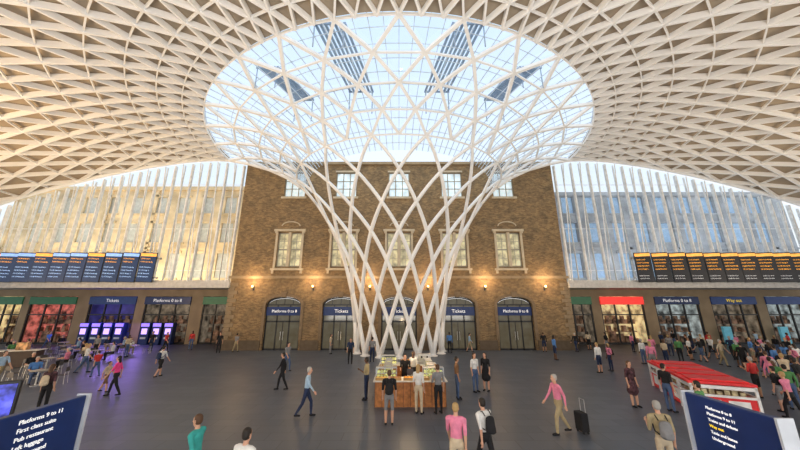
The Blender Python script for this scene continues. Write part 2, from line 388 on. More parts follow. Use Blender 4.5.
# ---------------------------------------------------------------- wings
WX=47.0
shop_spec={-1:[(-46.5,-43.4),(-42.6,-37.2),(-35.7,-30.3),(-29.3,-24.0),(-22.6,-18.2)],
            1:[(19.0,22.2),(23.2,28.2),(29.5,34.6),(36.0,41.2),(42.3,46.5)]}
M_tan=mat('tan_stone_wall',(.38,.285,.18),.7,nscale=.8)
M_slab=mat('pale_fascia',(.68,.65,.61),.6)
names={-1:'left',1:'right'}
for s in (-1,1):
    mb=MB(); a,b=(-WX-4,-17) if s<0 else (17,WX+4)
    wall_with_holes(mb,a,b,0,5.95,[(p,q,0,5.2) for p,q in shop_spec[s]],YS,YS+.4)
    obj('wall_'+names[s],mb,M_tan,kind='structure')
    obj('trim_%d'%(20+s),MB().box(a,b,YW-.1,YS+.4,5.95,6.45),M_slab,kind='structure')
    obj('trim_%d'%(23+s),MB().box(a,b,YW-.35,YW-.1,5.85,6.6),mat('fascia_pale',(.62,.60,.57),.5),kind='structure')
    m=MB(); i=0; x=17.3
    while x<WX:
        zt=roofz_at(x)-.2
        thick=(i%2==0)
        w=.14 if thick else .035
        m.box(s*x-w/2,s*x+w/2,YW-.1-(.12 if thick else 0),YW+.1,6.45,zt)
        if thick and x+1.2<WX:
            m.tube([(s*(x+.1),YW-.35,6.5),(s*(x+.95),YW-.35,roofz_at(x+.95)-.2)],.05,8)
        x+=.95; i+=1
    for z in (7.6,12,17):
        xe=WX
        for q in np.arange(17.5,WX,.5):
            if roofz_at(q)<z+.3: xe=q; break
        m.box(min(s*17.1,s*xe),max(s*17.1,s*xe),YW-.02,YW+.02,z-.02,z+.02)
    obj('trim_%d'%(26+s),m,mat('mullion_white',(.9,.9,.88),.5),kind='structure')
    m=MB()
    xs=np.arange(17,WX+.1,1.5)
    for p,q in zip(xs[:-1],xs[1:]):
        pl=[(s*p,6.45),(s*q,6.45),(s*q,roofz_at(q)),(s*p,roofz_at(p))]
        m.add([(u,YW+.02,v) for u,v in pl],[(0,1,2,3)])
    obj('window_%d'%(40+s),m,M_glass,kind='structure')
    ops2=[];x=18.5
    while x<WX+2:
        a2,b2=(s*x,s*(x+1.5)); a2,b2=min(a2,b2),max(a2,b2)
        ops2.append((a2,b2,7.5,10.6)); ops2.append((a2,b2,12.0,14.6)); ops2.append((a2,b2,15.9,18.2)); x+=3.1
    zt=19.6 if s<0 else 18.8
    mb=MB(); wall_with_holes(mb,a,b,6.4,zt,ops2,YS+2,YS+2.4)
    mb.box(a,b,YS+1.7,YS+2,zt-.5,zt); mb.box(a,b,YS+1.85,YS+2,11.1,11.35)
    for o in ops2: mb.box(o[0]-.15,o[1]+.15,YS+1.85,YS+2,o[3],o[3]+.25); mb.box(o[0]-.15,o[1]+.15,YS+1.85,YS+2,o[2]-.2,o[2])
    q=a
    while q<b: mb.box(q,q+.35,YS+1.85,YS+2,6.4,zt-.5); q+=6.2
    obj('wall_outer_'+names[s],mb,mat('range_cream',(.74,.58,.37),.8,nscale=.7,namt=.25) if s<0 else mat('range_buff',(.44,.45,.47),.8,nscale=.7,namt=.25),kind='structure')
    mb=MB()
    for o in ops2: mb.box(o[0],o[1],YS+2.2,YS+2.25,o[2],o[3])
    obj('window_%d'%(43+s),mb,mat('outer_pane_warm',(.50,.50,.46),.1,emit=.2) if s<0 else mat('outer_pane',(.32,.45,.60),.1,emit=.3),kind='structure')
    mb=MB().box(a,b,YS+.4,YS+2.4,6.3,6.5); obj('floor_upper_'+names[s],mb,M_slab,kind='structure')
def shop(x0,x1,sign_m,body,inner_m,txt=None,label='',split=3,tm=M_text):
    cx=(x0+x1)/2; w=(x1-x0)/2
    t=thing('shopfront',label,'shopfront',(cx,YS+.1,0))
    obj('fascia_sign',MB().box(-w,w,-.22,.05,4.3,5.15),sign_m,t,bevel=.02)
    m=MB()
    for k in range(split+1):
        a=-w+.06+(2*w-.12)*k/split; m.box(a-.06,a+.06,-.05,.1,0,4.3)
    m.box(-w,w,-.05,.1,3.1,3.22); m.box(-w,w,-.05,.1,0,.18)
    obj('shop_frame',m,body,t)
    obj('shop_interior',MB().box(-w-.05,w+.05,1.8,1.9,0,5.3).box(-w-.05,w+.05,.3,1.8,4.25,4.35).box(-w-.1,-w,.3,1.9,0,5.3).box(w,w+.1,.3,1.9,0,5.3),inner_m,t)
    m=MB()
    for k in range(5):
        a=-w+.3+(2*w-.6)*k/5
        m.box(a,a+(2*w-.6)/5-.15,.9,1.3,.02,.5+.25*((k*7)%4)); m.box(a,a+(2*w-.6)/5-.15,1.1,1.5,1.2,1.3); m.box(a+.05,a+.4,1.1,1.5,1.3,1.7+.2*((k*3)%2))
        m.box(a,a+(2*w-.6)/5-.15,1.2,1.5,2.1,2.6); m.box(a+.1,a+.5,1.3,1.5,2.6,3.0)
    obj('display_shelf',m,mat('display_goods_%s'%inner_m.name,(.35,.22,.15),.6,nscale=2,namt=.9),t)
    if txt: text(txt,.5,(0,-.24,4.72),0,tm,t)
    return t
M_green=mat('green_fascia',(.02,.16,.07),.4,emit=.15); M_redf=mat('red_fascia',(.85,.04,.03),.4,emit=.8); M_bluef=mat('blue_fascia',(.02,.06,.22),.4,emit=.1)
I_warm=mat('warm_interior',(.66,.46,.26),.6,emit=.6,nscale=1.5,namt=.8); I_red=mat('red_interior',(.5,.16,.13),.6,emit=.5,nscale=1.5,namt=.95)  # interior shells emit in place of shop lamps, here and below
I_pur=mat('purple_interior',(.10,.09,.35),.6,emit=.2,nscale=.8,namt=.5); I_dim=mat('dim_interior',(.24,.20,.15),.6,emit=.35,nscale=1.5,namt=.85)
I_cyan=mat('pale_interior',(.34,.38,.38),.6,emit=.4,nscale=1.5,namt=.85)
L=shop_spec[-1]; R_=shop_spec[1]
shop(*L[0],M_green,M_black,I_warm,None,label='shopfront with green fascia and warm lit window')
shop(*L[1],M_green,M_black,I_red,None,label='shopfront with green fascia and red window display')
shop(*L[2],M_bluef,M_black,I_pur,'Tickets',label='ticket hall opening glowing violet under blue fascia')
shop(*L[3],M_navy,M_black,I_dim,'Platforms 0 to 8',label='glazed doorway under a navy platform sign')
shop(*L[4],M_green,M_black,I_dim,None,label='shopfront with green fascia beside the brick building')
shop(*R_[0],M_green,M_black,I_dim,None,label='narrow shopfront with green fascia beside brick building')
shop(*R_[1],M_redf,M_black,I_warm,None,label='shopfront with bright red fascia and warm lit interior')
shop(*R_[2],M_navy,M_black,I_cyan,'Platforms 0 to 8',label='glazed doorway under a navy platform sign')
shop(*R_[3],M_bluef,M_black,I_dim,'Way out',label='glazed exit doorway under a blue sign',tm=M_ytext)
shop(*R_[4],M_bluef,M_black,I_cyan,None,label='glazed shopfront under a blue fascia')
def ticket_machine():
    t=thing('ticket_machine','tall ticket machine with glowing violet screen and header','ticket machine',(0,0,0),0,'ticket machines')
    obj('machine_body',MB().box(-.5,.5,-.3,.3,0,2.3),M_navy,t,bevel=.03)
    obj('screen',MB().box(-.3,.3,-.33,-.3,1.1,1.7),mat('violet_screen',(.5,.35,1),.3,emit=1.6),t)
    obj('header',MB().box(-.44,.44,-.34,-.3,1.9,2.25),mat('violet_header',(.3,.2,1),.3,emit=1.2),t)
    obj('ticket_slot',MB().box(-.3,.3,-.36,-.3,.6,.8),M_steel,t)
    return t
tm=ticket_machine(); tm.location=(-35,YS-.35,0)
for k in range(1,4): copy_thing(tm,(-35+k*1.3,YS-.35,0))
for k in range(3): copy_thing(tm,(-28.2+k*1.3,YS-.35,0))
def area(name,loc,rot,size,en,col,sy=None):
    l=bpy.data.lights.new(name,'AREA'); l.energy=en; l.color=col; l.size=size
    if sy: l.shape='RECTANGLE'; l.size_y=sy
    o=bpy.data.objects.new(name,l); C.objects.link(o); o.location=loc; o.rotation_euler=[math.radians(a) for a in rot]; return o
area('ticket_hall_light',(-31,YS-.9,3.4),(-50,0,0),6,380,(.35,.2,1),1)
# departure boards
rows=['12:00 Leeds','12:03 Cambrdg','12:06 Peterbro','12:12 Kings L','12:18 Newark','12:30 Edinbro']
for s in (-1,1):
    n=13; x0=24.2 if s<0 else 23.5; wd=1.75
    t=thing('departure_board','long row of dark departure screens hung on the ledge','departure board',(s*(x0+n*wd/2),YW-.9,6.35))
    W=n*wd/2
    obj('housing',MB().box(-W-.1,W+.1,.3,.4,2.3,2.5).box(-W-.1,W+.1,.3,.4,.4,.55),M_steel,t)
    m=MB()
    for k in range(5):
        a=-W+W*2*k/4; m.box(a-.05,a+.05,.3,.5,.4,.55); m.box(a-.05,a+.05,.3,.5,2.3,2.5)
    obj('mounting_bracket',m,M_steel,t)
    sm=mat('screen_blue',(.025,.05,.12),.3,emit=.5) if s<0 else mat('screen_dark',(.03,.03,.035),.3,emit=.2)
    hwid=wd/2-.24
    for k in range(n):
        cx=-W+wd*(k+.5)
        sc=obj('screen',MB().box(-hwid,hwid,-.04,.0,.05,2.9),sm,t,loc=(cx,-.05,0),rot=math.radians(-s*20))
        obj('screen_casing',MB().box(-hwid-.04,hwid+.04,.005,.12,.0,2.95),M_black,sc)
        obj('screen_header',MB().box(-hwid,hwid,-.05,-.04,2.55,2.85),mat('header_or',(.9,.45,.1),.4,emit=.8) if (s>0 or k%3==0) else mat('header_bl',(.3,.5,.9),.4,emit=.7),sc)
        if s>0:
            text('\n'.join(rows[(k+i)%6] for i in range(4)),.16,(-hwid+.05,-.055,1.75),0,M_orange,sc,align='LEFT',spacing=1.95)
            text('\n'.join(rows[(k+i)%6][:5]+' On time' for i in range(2)),.14,(-hwid+.05,-.055,.5),0,M_text,sc,align='LEFT',spacing=1.85)
        else:
            text('\n'.join(rows[(k+i)%6] for i in range(2)),.16,(-hwid+.05,-.055,2.15),0,M_orange,sc,align='LEFT',spacing=1.95)
            text('\n'.join(rows[(k+i)%6] for i in range(2,6)),.16,(-hwid+.05,-.055,1.0),0,M_blue_t,sc,align='LEFT',spacing=1.95)
# ---------------------------------------------------------------- wayfinding signs
def wsign(x,y0,y1,facing,lines,label,size,sp,start,ztop=2.46):
    yc=(y0+y1)/2; hw=(y1-y0)/2; rz=math.pi/2 if facing>0 else -math.pi/2
    t=thing('wayfinding_sign',label,'sign',(x,yc,0),rz)
    obj('sign_panel',MB().box(-hw,hw,-.06,.06,.9,2.6),M_navy,t,bevel=.015)
    for s in (-1,1):
        obj('panel_edge',MB().box(min(s*hw,s*(hw+.03)),max(s*hw,s*(hw+.03)),-.11,.11,0,2.62),mat('pale_edge',(.5,.53,.58),.4),t)
    obj('sign_base',MB().box(-hw-.1,hw+.1,-.25,.25,0,.06),M_steel,t)
    for i,(b,mm) in enumerate(lines):
        text(b,size,(-hw+start,-.065,ztop-i*sp),0,mm,t,align='LEFT')
wsign(-5.2,3.3,5.54,1,[('Platforms 9 to 11',M_text),('First class suite',M_text),('Pub restaurant',M_text),('Left luggage',M_text),('Underground',M_text),('Toilets',M_text)],'navy wayfinding sign with white lettering and pale edge',.08,.105,1.34,2.48)
wsign(4.95,4.42,5.75,-1,[('Platforms 0 to 8',M_text),('Platforms 9 to 11',M_text),('Trains and tickets',M_text),('Way out',M_ytext),('Taxis and buses',M_text),('Underground',M_text)],'navy wayfinding sign with white and yellow lettering',.06,.085,.34,2.46)
t=thing('information_screen','slim totem with dark violet information screen','information screen',(-11.05,9.3,0),math.radians(35))
obj('totem_body',MB().box(-.36,.36,-.07,.07,0,2.0),M_black,t,bevel=.02)
obj('screen',MB().box(-.3,.3,-.09,-.07,.9,1.92),mat('violet_display',(.08,.09,.55),.4,emit=.9,nscale=4,namt=.8),t)
for (px,py) in ((724,344),(788,345)):
    X,Y=floor_pt(px,py)
    t=thing('information_totem','turquoise blue freestanding information totem','totem',(X,min(Y,YS-.5),0))
    obj('totem_panel',MB().box(-.45,.45,-.12,.12,.1,1.9),mat('turquoise_panel',(.14,.45,.58),.4,emit=.25),t,bevel=.02)
    obj('totem_base',MB().box(-.5,.5,-.2,.2,0,.1),M_dkgrey,t)
# ---------------------------------------------------------------- food kiosk (island)
KX0,KX1,KY0,KY1=-1.05,2.0,14.0,18.4
def counter(x0,x1,y0,y1,label):
    cx,cy=(x0+x1)/2,(y0+y1)/2; a,b=(x1-x0)/2,(y1-y0)/2
    t=thing('food_counter',label,'counter',(cx,cy,0),0,'counters of the island food stall')
    obj('counter_body',MB().box(-a+.03,a-.03,-b+.03,b-.03,0,.95),M_wood,t)
    m=MB(); n=int(2*max(a,b)/.3)
    for k in range(n+1):
        if a>b: m.box(-a+.03+(2*a-.08)*k/n,-a+.05+(2*a-.08)*k/n,-b,b,.02,.93)
        else: m.box(-a,a,-b+.03+(2*b-.08)*k/n,-b+.05+(2*b-.08)*k/n,.02,.93)
    obj('panel_battens',m,mat('dark_wood',(.2,.09,.04),.5),t)
    obj('worktop',MB().box(-a-.04,a+.04,-b-.04,b+.04,.95,1.0),mat('pale_worktop',(.8,.76,.68),.35),t,bevel=.01)
    return t
counter(KX0,KX1,KY0,KY0+.75,'slatted orange wood counter with pale worktop and pastries')
counter(KX0,KX1,KY1-.75,KY1,'slatted orange wood counter at the rear of the stall')
counter(KX0,KX0+.7,KY0+.8,KY1-.8,'slatted orange wood side counter of the food stall')
counter(KX1-.7,KX1,KY0+.8,KY1-.8,'slatted orange wood side counter of the food stall')
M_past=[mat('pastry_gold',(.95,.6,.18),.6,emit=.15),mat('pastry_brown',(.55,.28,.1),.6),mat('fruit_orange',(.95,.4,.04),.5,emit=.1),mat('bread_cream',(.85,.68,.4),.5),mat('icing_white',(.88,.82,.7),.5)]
PN=['golden','brown','orange','cream','white iced']
def tray():
    t=thing('pastry_tray','shallow wicker tray heaped with baked goods','tray',(0,0,0),0,'trays on the food stall')
    m=MB().box(-.25,.25,-.17,.17,0,.02)
    m.box(-.25,.25,-.17,-.15,0,.1).box(-.25,.25,.15,.17,0,.1).box(-.25,-.23,-.17,.17,0,.1).box(.23,.25,-.17,.17,0,.1)
    obj('tray_basket',m,mat('wicker',(.5,.32,.14),.8),t)
    return t
def pastry(kk,loc):
    m=MB(); pts=[(-.07,.0,.02),(-.045,.015,.025),(0,.025,.03),(.045,.015,.025),(.07,0,.02)]
    m.tube(pts,[.014,.04,.052,.04,.014],8)
    o=obj('pastry',m,M_past[kk],None,smooth=True,label='small %s baked pastry on the stall tray'%PN[kk],category='pastry',group='pastries on the food stall'); o.location=loc; return o
tr=tray(); first=True; pas={}
def place_tray(x,y,z,k,rot=0):
    global first
    if first: tr.location=(x,y,z); tr.rotation_euler[2]=rot; first=False
    else: copy_thing(tr,(x,y,z),rot)
    kk=k%5
    for i in range(6):
        dx=-.15+.15*(i%3); dy=-.075+.14*(i//3)
        c,s_=math.cos(rot),math.sin(rot)
        loc=(x+dx*c-dy*s_,y+dx*s_+dy*c,z+.04)
        if kk not in pas: pas[kk]=pastry(kk,loc)
        else:
            o=pas[kk].copy(); C.objects.link(o); o.location=loc; o.rotation_euler[2]=rot
k=0
for i in range(5): place_tray(KX0+.3+.6*i,KY0+.22,1.0,k); k+=1
for i in range(4): place_tray(KX0+.22,KY0+1.1+.65*i,1.0,k,math.pi/2); k+=1
for i in range(4): place_tray(KX1-.22,KY0+1.1+.65*i,1.0,k,math.pi/2); k+=1
def case(x,y,rot,label):
    t=thing('display_case',label,'display case',(x,y,1.0),rot,'glass cases on the food stall')
    m=MB()
    for a in (-.45,.45):
        for b in (-.16,.16): m.box(a-.012,a+.012,b-.012,b+.012,0,.42)
    m.box(-.46,.46,-.17,.17,.41,.44); m.box(-.46,.46,-.17,.17,.2,.215); m.box(-.46,.46,-.17,.17,0,.02)
    obj('case_frame',m,M_steel,t); obj('case_glass',MB().box(-.44,.44,-.15,-.145,.02,.41),M_glass,t)
    m=MB()
    for q in range(6):
        m.box(-.4+.14*q,-.3+.14*q,-.1,.1,.02,.12); m.box(-.4+.14*q,-.3+.14*q,-.1,.1,.215,.3)
    obj('boxed_food',m,mat('boxed_food',(.95,.6,.22),.6,nscale=6,namt=.8,emit=.8),t)  # food emits: bright stall lighting put into its colour
case(KX0+.5,KY0+.56,0,'steel framed glass case with boxed food'); case(KX1-.5,KY0+.56,0,'steel framed glass case with boxed food')
case(KX0+.5,KY1-.35,math.pi,'steel framed glass case with boxed food')
for q in (1.4,2.6): 
    case(KX0+.54,KY0+q,-math.pi/2,'steel framed glass case with boxed food'); case(KX1-.54,KY0+q,math.pi/2,'steel framed glass case with boxed food')
b0=obj('bottle',MB().lathe(0,0,[(.032,0),(.035,.02),(.035,.15),(.014,.2),(.014,.24)],10),mat('juice_orange',(.9,.4,.05),.2),loc=(KX0+1.2,KY1-.3,1.0),smooth=True,label='small bottle of orange juice',category='bottle',group='bottles on the food stall')
for i in range(1,9):
    c=b0.copy(); C.objects.link(c); c.location=(KX0+1.2+.1*i,KY1-.3,1.0)
t=thing('till','black till with small screen on the counter','till',(KX0+1.55,KY0+.56,1.0))
obj('till_base',MB().box(-.15,.15,-.12,.12,0,.1),M_black,t); obj('till_screen',MB().box(-.14,.14,-.02,.02,.12,.36).box(-.02,.02,-.0,.04,.08,.14),M_dkgrey,t)
t=thing('coffee_machine','steel two group coffee machine on rear counter','coffee machine',(KX1-.6,KY1-.38,1.0))
obj('machine_body',MB().box(-.35,.35,-.2,.2,.0,.12).box(-.35,.35,-.02,.2,.1,.45).box(-.37,.37,-.22,.22,.42,.5),M_steel,t,bevel=.01)
for a in (-.15,.15): obj('group_head',MB().cyl(a,-.1,.3,.42,.04),M_black,t)
for yy in (14.6,16.8):
    l=bpy.data.lights.new('stall_fill','POINT'); l.energy=45; l.color=(1,.72,.42); l.shadow_soft_size=.1  # added warm fill over the stall, no fitting modelled
    lo=bpy.data.objects.new('stall_fill',l); C.objects.link(lo); lo.location=(.48,yy,2.1)
# ---------------------------------------------------------------- red-lidded stall units
def barrow():
    t=thing('stall_unit','solid red and white stall unit with a bright red lid','stall unit',(0,0,0),0,'red stall units')
    m=MB()
    for a in (-.93,.93):
        for b in (-.58,.58): m.box(a-.04,a+.04,b-.04,b+.04,0,1.18)
    m.box(-.97,.97,-.62,-.55,.72,.8); m.box(-.97,.97,.55,.62,.72,.8); m.box(-.975,-.92,-.6,.6,.72,.8); m.box(.92,.975,-.6,.6,.72,.8)
    m.box(-.97,.97,-.62,-.55,1.0,1.12); m.box(-.97,.97,.55,.62,1.0,1.12); m.box(-.975,-.92,-.6,.6,1.0,1.12); m.box(.92,.975,-.6,.6,1.0,1.12)
    obj('unit_frame',m,mat('white_paint',(.85,.85,.85),.4),t)
    obj('red_lid',MB().box(-1.0,1.0,-.625,.625,1.14,1.24).box(-.85,.85,-.48,.48,1.24,1.30),M_red,t,bevel=.02)
    m=MB().box(-.9,.9,-.55,.55,.03,.74)
    for k in range(2): m.box(-.7+.8*k,-.1+.8*k,-.56,.56,.2,.62,1)
    m.box(-.905,.905,-.3,.3,.2,.62,1)
    obj('striped_cabinet',m,[M_red,mat('white_paint',(.85,.85,.85),.4)],t)
    m=MB()
    for k in range(7): m.box(-.8+.22*k,-.64+.22*k,-.45,.45,.75,.9+.05*(k%3))
    obj('stock_box',m,mat('stock',(.7,.5,.3),.6,nscale=3,namt=.8),t)
    return t
br=barrow(); ang=math.radians(24)
pos=[(12.2+math.sin(ang)*(.62+1.27*k),12.6+math.cos(ang)*(.62+1.27*k)) for k in range(4)]
br.location=(pos[0][0],pos[0][1],0); br.rotation_euler[2]=-ang
for p in pos[1:]: copy_thing(br,(p[0],p[1],0),-ang)
# ---------------------------------------------------------------- cafe tables and chairs
M_chair=mat('chair_shell',(.10,.09,.09),.5)
def cafe_table():
    t=thing('cafe_table','round pale cafe table on a single steel pedestal','table',(0,0,0),0,'cafe tables')
    obj('table_top',MB().lathe(0,0,[(.34,.71),(.36,.73),(.36,.75),(.34,.76)],20),mat('table_top_pale',(.45,.40,.33),.4),t)
    obj('pedestal',MB().lathe(0,0,[(.22,0),(.22,.02),(.05,.05),(.035,.1),(.035,.71)],14),M_steel,t); return t
def chair():
    t=thing('cafe_chair','dark cafe chair with curved back and steel legs','chair',(0,0,0),0,'cafe chairs')
    obj('seat',MB().box(-.21,.21,-.2,.2,.43,.46),M_chair,t,bevel=.015)
    obj('backrest',MB().prism([(-.2,.62),(.2,.62),(.18,.85),(-.18,.85)],.19,.215),M_chair,t)
    for a in (-.18,.18):
        obj('leg',MB().tube([(a,-.18,.44),(a*1.1,-.22,0)],.013,6),M_steel,t)
        obj('leg',MB().tube([(a,.2,.66),(a,.19,.44),(a*1.1,.24,0)],.013,6),M_steel,t)
    return t
OCC=[]
CTX,CTY=-27.6,22.4
ct=cafe_table(); ch=chair(); tabs=[(-29.5,28.5),(-26.4,29.6),(-30.6,25.8),(-26.6,26.0),(-23.6,25.4),(-32.2,31),(-19.2,17.6),(-33,27.6),(-23.4,28.6),(-23.2,21.6),(-21.4,19.3)]
seats=[]
for i,(x,y) in enumerate(tabs):
    OCC.append((x,y,1.7))
    if i==0: ct.location=(x,y,0)
    else: copy_thing(ct,(x,y,0))
    for k,an in enumerate((.4,2.6,4.6)):
        p=(x+.95*math.cos(an),y+.95*math.sin(an),0)
        rt=math.atan2(y-p[1],x-p[0])+math.pi/2
        if i==0 and k==0: ch.location=p; ch.rotation_euler[2]=rt
        else: copy_thing(ch,p,rt)
        seats.append((p,rt))
t=thing('cafe_counter','dark cafe counter with pale top and glass screen','counter',(CTX,CTY,0),math.radians(20))
obj('counter_body',MB().box(-2.2,2.2,-.4,.4,0,1.05),mat('espresso_panel',(.09,.06,.045),.5),t,bevel=.03)
obj('worktop',MB().box(-2.3,2.3,-.48,.48,1.05,1.1),mat('pale_worktop',(.8,.76,.68),.35),t,bevel=.01)
obj('glass_screen',MB().box(-2.1,.6,-.4,-.38,1.1,1.5),M_glass,t)
for (a,b,h) in ((-2.0,-1.4,.3),(-1.2,-.5,.25),(.9,1.5,.5)):
    obj('goods_box',MB().box(a,b,-.2,.15,1.1,1.1+h),mat('cafe_goods',(.5,.3,.15),.6,nscale=4,namt=.8),t,bevel=.02)
# ---------------------------------------------------------------- people
def capsule(mb,p0,p1,a0,a1,n=12,caps=4):
    p0=Vector(p0);p1=Vector(p1); d=(p1-p0).normalized()
    X=Vector((1,0,0)) if abs(d.x)<.85 else Vector((0,1,0))
    u=(X-d*X.dot(d)).normalized(); w=d.cross(u)
    rings=[]
    for i in range(caps+1):
        a=math.pi/2*i/caps; rings.append((p0-d*min(a0)*math.cos(a),max(.02,math.sin(a)),a0))
    for i in range(caps,-1,-1):
        a=math.pi/2*i/caps; rings.append((p1+d*min(a1)*math.cos(a),max(.02,math.sin(a)),a1))
    vs=[];fs=[]
    for c,s,(ra,rb) in rings:
        for k in range(n):
            an=2*math.pi*k/n; vs.append(c+(u*math.cos(an)*ra+w*math.sin(an)*rb)*s)
    for i in range(len(rings)-1):
        for k in range(n): fs.append((i*n+k,i*n+(k+1)%n,(i+1)*n+(k+1)%n,(i+1)*n+k))
    fs.append(tuple(range(n))[::-1]); fs.append(tuple((len(rings)-1)*n+k for k in range(n)))
    mb.add(vs,fs)
def remeshed(mb,name,vox,smooth=2):
    me=mb.mesh(name); o=bpy.data.objects.new(name,me); C.objects.link(o)
    r=o.modifiers.new('r','REMESH'); r.mode='VOXEL'; r.voxel_size=vox
    s=o.modifiers.new('s','SMOOTH'); s.iterations=smooth; s.factor=.5
    dg=bpy.context.evaluated_depsgraph_get(); me2=bpy.data.meshes.new_from_object(o.evaluated_get(dg))
    bpy.data.objects.remove(o); me2.name=name
    me2.polygons.foreach_set('use_smooth',[True]*len(me2.polygons)); return me2
SKIN,TOP,TRO,SHO,LOW,ARM,EYE,LIP=range(8)
def person_mesh(name,pose,dress=False,female=False):
    hw=.2 if not female else .18
    lean=pose.get('lean',0); hz=pose.get('hip',.93)
    def up(h,x=0,y=0): return Vector((x,y-math.sin(lean)*h,hz+math.cos(lean)*h))
    S=[]
    def c(p0,p1,a0,a1,tag):
        a0=(a0,a0) if not hasattr(a0,'__len__') else a0; a1=(a1,a1) if not hasattr(a1,'__len__') else a1
        S.append((Vector(p0),Vector(p1),a0,a1,tag))
    k=.93 if female else 1
    c(up(-.03),up(.08),(.155,.11),(.15*k,.105),TRO)
    c(up(.10),up(.26),(.148*k,.105),(.14*k,.10),TOP)
    c(up(.26),up(.42),(.14*k,.105),(.165*k,.105),TOP)
    c(up(.49,-hw*.72),up(.49,hw*.72),.065,.065,TOP)
    if female: c(up(.37,-.07,-.07),up(.37,.07,-.07),.06,.06,TOP)
    c(up(.48),up(.62,0,-.01),.055,.05,SKIN)
    hd=up(.70,0,-.02)
    c(hd+Vector((0,-.012,-.05)),hd+Vector((0,0,.045)),(.062,.075),(.075,.092),SKIN)
    c(hd+Vector((0,-.04,-.085)),hd+Vector((0,-.05,-.08)),.035,.03,SKIN)
    c(hd+Vector((0,-.088,.01)),hd+Vector((0,-.108,-.02)),.010,.014,SKIN)
    for s in (-1,1): c(hd+Vector((s*.076,.005,.015)),hd+Vector((s*.078,.01,-.02)),.014,.011,SKIN)
    for i,s in enumerate((-1,1)):
        sh=up(.48,s*hw); el=sh+Vector(pose['ua'][i])*.29; wr=el+Vector(pose['fa'][i])*.25
        c(sh,el,.054,.043,TOP); c(el,wr,.041,.027,ARM)
        d=Vector(pose['fa'][i]).normalized()
        fw=Vector((0,-1,0)); ins=(fw-d*fw.dot(d)).normalized() if abs(d.y)<.9 else Vector((0,0,1))
        lat=d.cross(ins).normalized()*(-s)
        pm=wr+d*.085
        c(wr,pm,(.026,.026),(.034,.03),SKIN)
        for f,(o,ln) in enumerate(((-.030,.068),(-.010,.078),(.011,.072),(.030,.055))):
            b=pm+ins*o*-1+d*.01; m1=b+d*ln*.5+lat*.006; m2=m1+d*ln*.42+lat*.022
            c(b,m1,.0095,.009,SKIN); c(m1,m2,.009,.0075,SKIN)
        b=wr+d*.035+ins*.022; m1=b+d*.03+ins*.028; c(b,m1,.012,.011,SKIN); c(m1,m1+d*.03+ins*.004,.011,.009,SKIN)
        hp=Vector((s*.09,0,hz-.03)); kn=hp+Vector(pose['th'][i])*.42; an=kn+Vector(pose['sh'][i])*.42
        c(hp,kn,.088,.06,TRO); c(kn,kn+(an-kn)*.35,.056,.058,LOW); c(kn+(an-kn)*.35,an,.058,.038,LOW)
        ft=Vector(pose.get('ft',((0,-1,0),(0,-1,0)))[i]).normalized()
        c(an+Vector((0,.02,-.035)),an+ft*.15+Vector((0,0,-.045)),.042,.034,SHO)
    if dress:
        c((0,0,hz+.02),(0,.01,hz-.33),(.17,.13),(.23,.19),TRO)
    mb=MB()
    for p0,p1,a0,a1,t in S: capsule(mb,p0,p1,a0,a1)
    me=remeshed(mb,name,.0125,2)
    n=len(me.polygons); ctr=np.zeros(n*3); me.polygons.foreach_get('center',ctr); ctr=ctr.reshape(-1,3)
    best=np.full(n,1e9); tag=np.zeros(n,int)
    for p0,p1,a0,a1,t in S:
        a=np.array(p0);b=np.array(p1); ab=b-a; L2=max(ab@ab,1e-9); u=np.clip(((ctr-a)@ab)/L2,0,1)
        q=a+u[:,None]*ab; rad=(sum(a0)/2)*(1-u)+(sum(a1)/2)*u
        dd=np.linalg.norm(ctr-q,axis=1)-rad; m=dd<best; best[m]=dd[m]; tag[m]=t
    for s in (-1,1):
        e=np.array(hd+Vector((s*.03,-.09,.02))); tag[np.linalg.norm(ctr-e,axis=1)<.015]=EYE
    e=np.array(hd+Vector((0,-.09,-.048))); m=(np.abs(ctr[:,0]-e[0])<.024)&(np.abs(ctr[:,2]-e[2])<.008)&(ctr[:,1]<hd.y-.04); tag[m]=LIP
    me.polygons.foreach_set('material_index',tag.tolist())
    zmin=min(v.co.z for v in me.vertices)
    me.transform(Matrix.Translation((0,0,-zmin)))
    for _ in range(8): me.materials.append(None)
    hb=MB()
    capsule(hb,hd+Vector((0,.022,.0)),hd+Vector((0,.012,.06)),(.081,.085),(.08,.093))
    if female or dress:
        capsule(hb,hd+Vector((0,.05,.02)),hd+Vector((0,.075,-.17)),(.08,.06),(.075,.03))
    hair=remeshed(hb,name+'_hair',.014,1); hair.transform(Matrix.Translation((0,0,-zmin))); hair.materials.append(None)
    return me,hair,-zmin
dn=(0,0,-1)
def v(x,y,z): 
    q=Vector((x,y,z)).normalized(); return (q.x,q.y,q.z)
